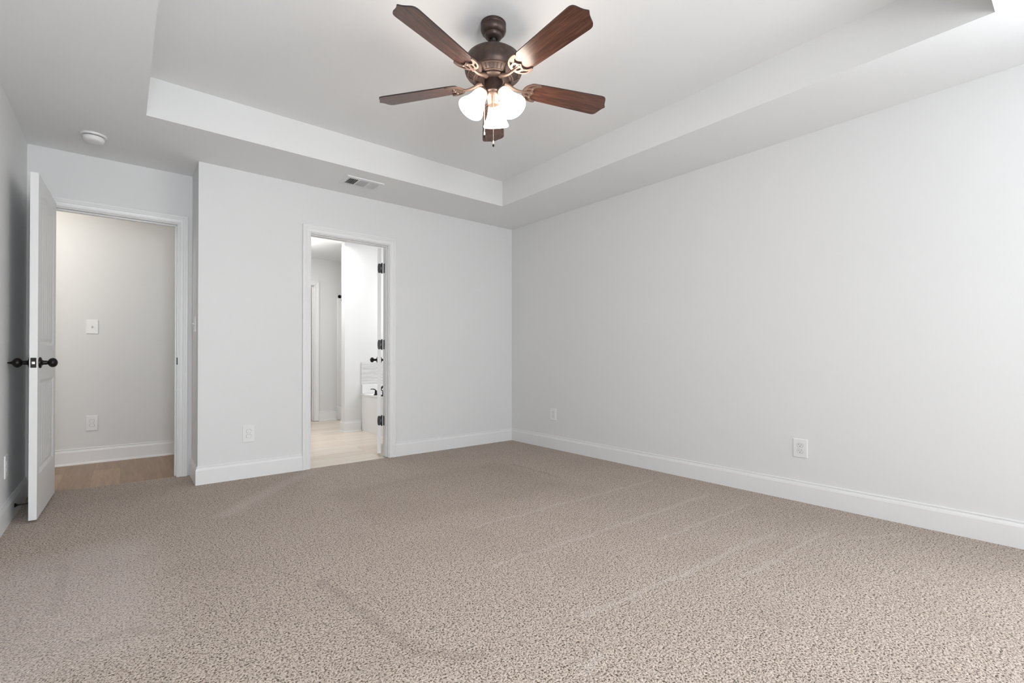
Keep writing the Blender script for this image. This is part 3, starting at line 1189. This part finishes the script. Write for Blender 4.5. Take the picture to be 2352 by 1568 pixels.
# pull chains
view = Vector((-0.61, -0.79, 0)).normalized()
side = Vector((-0.773, 0.635, 0))
for nm, base, zt, zb, m, lab in (('pull_chain', view * 0.036, 2.298, 2.060, M['chain'], 'longer pull chain'),
                                 ('pull_chain', side * 0.046 + view * 0.01, 2.318, 2.118, M['chain_silver'], 'shorter pull chain')):
    bm = new()
    tube(bm, [base * 0.8 + Vector((0, 0, fz(zt))), base + Vector((0, 0, fz(zt - .006))), base + Vector((0, 0, fz(zb)))], 0.0014, 8)
    n = int((zt - zb) / 0.0065)
    for k in range(n):
        lathe(bm, [(0, -0.0019), (0.0019, 0), (0, 0.0019)], 6, Matrix.Translation(base + Vector((0, 0, fz(zt - 0.01 - 0.0065 * k)))), cap=False)
    c = obj(nm, bm, m, fan, True)
    c['label'] = lab
    bm = new()
    lathe(bm, [(0, fz(zb)), (0.0025, fz(zb)), (0.0042, fz(zb - .006)), (0.0046, fz(zb - .018)), (0, fz(zb - .018))], 14, Matrix.Translation(base), cap=False)
    p = obj('pendant', bm, M['chain_silver'], c, True)
    bm = new()
    lathe(bm, [(0, fz(zb - .018)), (0.0048, fz(zb - .019)), (0.0052, fz(zb - .024)), (0.004, fz(zb - .029)), (0, fz(zb - .031))], 14, Matrix.Translation(base), cap=False)
    obj('pendant_tip', bm, M['black'], c, True)['label'] = 'dark ball tip'

# ------------------------------------------------------------------ bathroom things
TXa, TXb, TYa, TYb, TZ = 2.44, BX1 - 0.002, 4.62, SY0 - 0.002, 0.482
tub = tag(empty('bathtub', (2.94, 5.35, 0)), 'white drop-in bathtub with a plain apron inside the bathroom', 'bathtub')
bm = new()
box(bm, TXa - 2.94, TYa - 5.35, -0.006, TXa + 0.02 - 2.94, TYb - 5.35, TZ - 0.02)
box(bm, TXa + 0.02 - 2.94, TYa - 5.35, -0.006, TXb - 2.94, TYa + .02 - 5.35, TZ - 0.02)
obj('apron', bm, M['porcelain'], tub)
bm = new()
def oval(a, b, n=40, p=2.6):
    out = []
    for k in range(n):
        t_ = 2 * PI * k / n
        c, s = math.cos(t_), math.sin(t_)
        out.append((a * math.copysign(abs(c) ** (2 / p), c), b * math.copysign(abs(s) ** (2 / p), s)))
    return out
cx, cy = 0.0, 0.0
prism(bm, [rc(TXa - .008 - 2.94, TXb - 2.94, TYa - .008 - 5.35, TYb - 5.35), oval(0.36, 0.60)], TZ - 0.02, TZ)
rings = []
for sc, z in ((1.0, TZ), (0.97, TZ - 0.03), (0.9, TZ - 0.25), (0.82, TZ - 0.36), (0.6, TZ - 0.40)):
    rings.append([bm.verts.new((x * sc, y * sc, z)) for x, y in oval(0.36, 0.60)])
for A, B in zip(rings, rings[1:]):
    for i in range(len(A)):
        j = (i + 1) % len(A)
        bm.faces.new((A[i], A[j], B[j], B[i]))
bm.faces.new(rings[-1])
obj('basin', bm, M['porcelain'], tub)
bm = new()
box(bm, TXa, TYb - .03, TZ + .001, TXb, TYb, TZ + 0.115, 0.004, 2)
struct('trim_5', bm, M['porcelain'], label='white ledge at the end of the bathtub')

bm = new()
box(bm, 2.434, SY0 - 0.010, TZ + 0.115, BX1, SY0, 0.888)
struct('trim_4', bm, M['tile'], label='grey streaked tile band above the tub end')

fc = tag(empty('tub_faucet', (2.478, 5.62, TZ)), 'dark bronze two-handle deck faucet on the front rim of the bathtub', 'faucet')
for dy in (0.09, -0.13):
    bm = new()
    lathe(bm, [(0, 0), (0.028, 0), (0.027, 0.006), (0.017, 0.016), (0.013, 0.034), (0.015, 0.044), (0.012, 0.056), (0.006, 0.062), (0, 0.063)], 20, Matrix.Translation((0, dy, 0)), cap=False)
    h = obj('handle_base', bm, M['black'], fc, True)
    bm = new()
    tube(bm, [(0, dy, 0.058), (-0.012, dy + 0.014, 0.072), (-0.03, dy + 0.035, 0.076), (-0.045, dy + 0.055, 0.072)], [0.007, 0.0065, 0.006, 0.005], 10)
    obj('lever', bm, M['black'], h, True)
bm = new()
lathe(bm, [(0, 0), (0.028, 0), (0.026, 0.008), (0.018, 0.018), (0.016, 0.03), (0, 0.03)], 20, Matrix.Translation((0, -0.02, 0)), cap=False)
tube(bm, [(0, -0.02, 0.02), (0.005, -0.02, 0.07), (0.04, -0.02, 0.11), (0.09, -0.02, 0.11), (0.13, -0.02, 0.085)], [0.015, 0.014, 0.013, 0.012, 0.012], 14)
obj('spout', bm, M['black'], fc, True)

sh = tag(empty('shower_stall', (2.57, SY0 + WT, 0)), 'white shower stall beyond the bathtub with a raised side curb', 'shower')
bm = new()
box(bm, 0.0, 0.003, -0.006, 0.08, BYB - SY0 - WT - .003, 0.205, 0.012, 3)
box(bm, 0.08, 0.003, -0.006, BX1 - 2.57 - .003, BYB - SY0 - WT - .003, 0.05)
obj('shower_pan', bm, M['porcelain'], sh, True)
bm = new()
yw = BYB - SY0 - WT
box(bm, 0.004, yw - 0.028, 0.2, BX1 - 2.57 - .003, yw - 0.003, 1.87, 0.008, 2)
box(bm, BX1 - 2.57 - .03, 0.003, 0.05, BX1 - 2.57 - .003, yw - 0.03, 1.87, 0.004, 2)
obj('surround_panel', bm, M['porcelain'], sh, True)
shd = tag(empty('overhead_shower', (2.618, BYB, 1.897)), 'small black shower head on the wall above the shower stall', 'shower head')
bm = new()
tube(bm, [(0, -0.001, 0), (0, -0.05, 0.01), (0, -0.10, -0.005), (0, -0.135, -0.035)], [0.011, 0.010, 0.010, 0.012], 12)
lathe(bm, [(0, 0), (0.028, 0), (0.024, 0.008), (0, 0.01)], 16, Matrix.Rotation(PI / 2, 4, 'X'), cap=False)
obj('shower_arm', bm, M['black'], shd, True)
bm = new()
lathe(bm, [(0, 0), (0.014, 0.0), (0.026, 0.02), (0.034, 0.042), (0.034, 0.05), (0, 0.052)], 24,
      Matrix.Translation((0, -0.132, -0.03)) @ Vector((0, -0.55, -0.8)).to_track_quat('Z', 'Y').to_matrix().to_4x4(), cap=False)
obj('spray_head', bm, M['black'], shd, True)
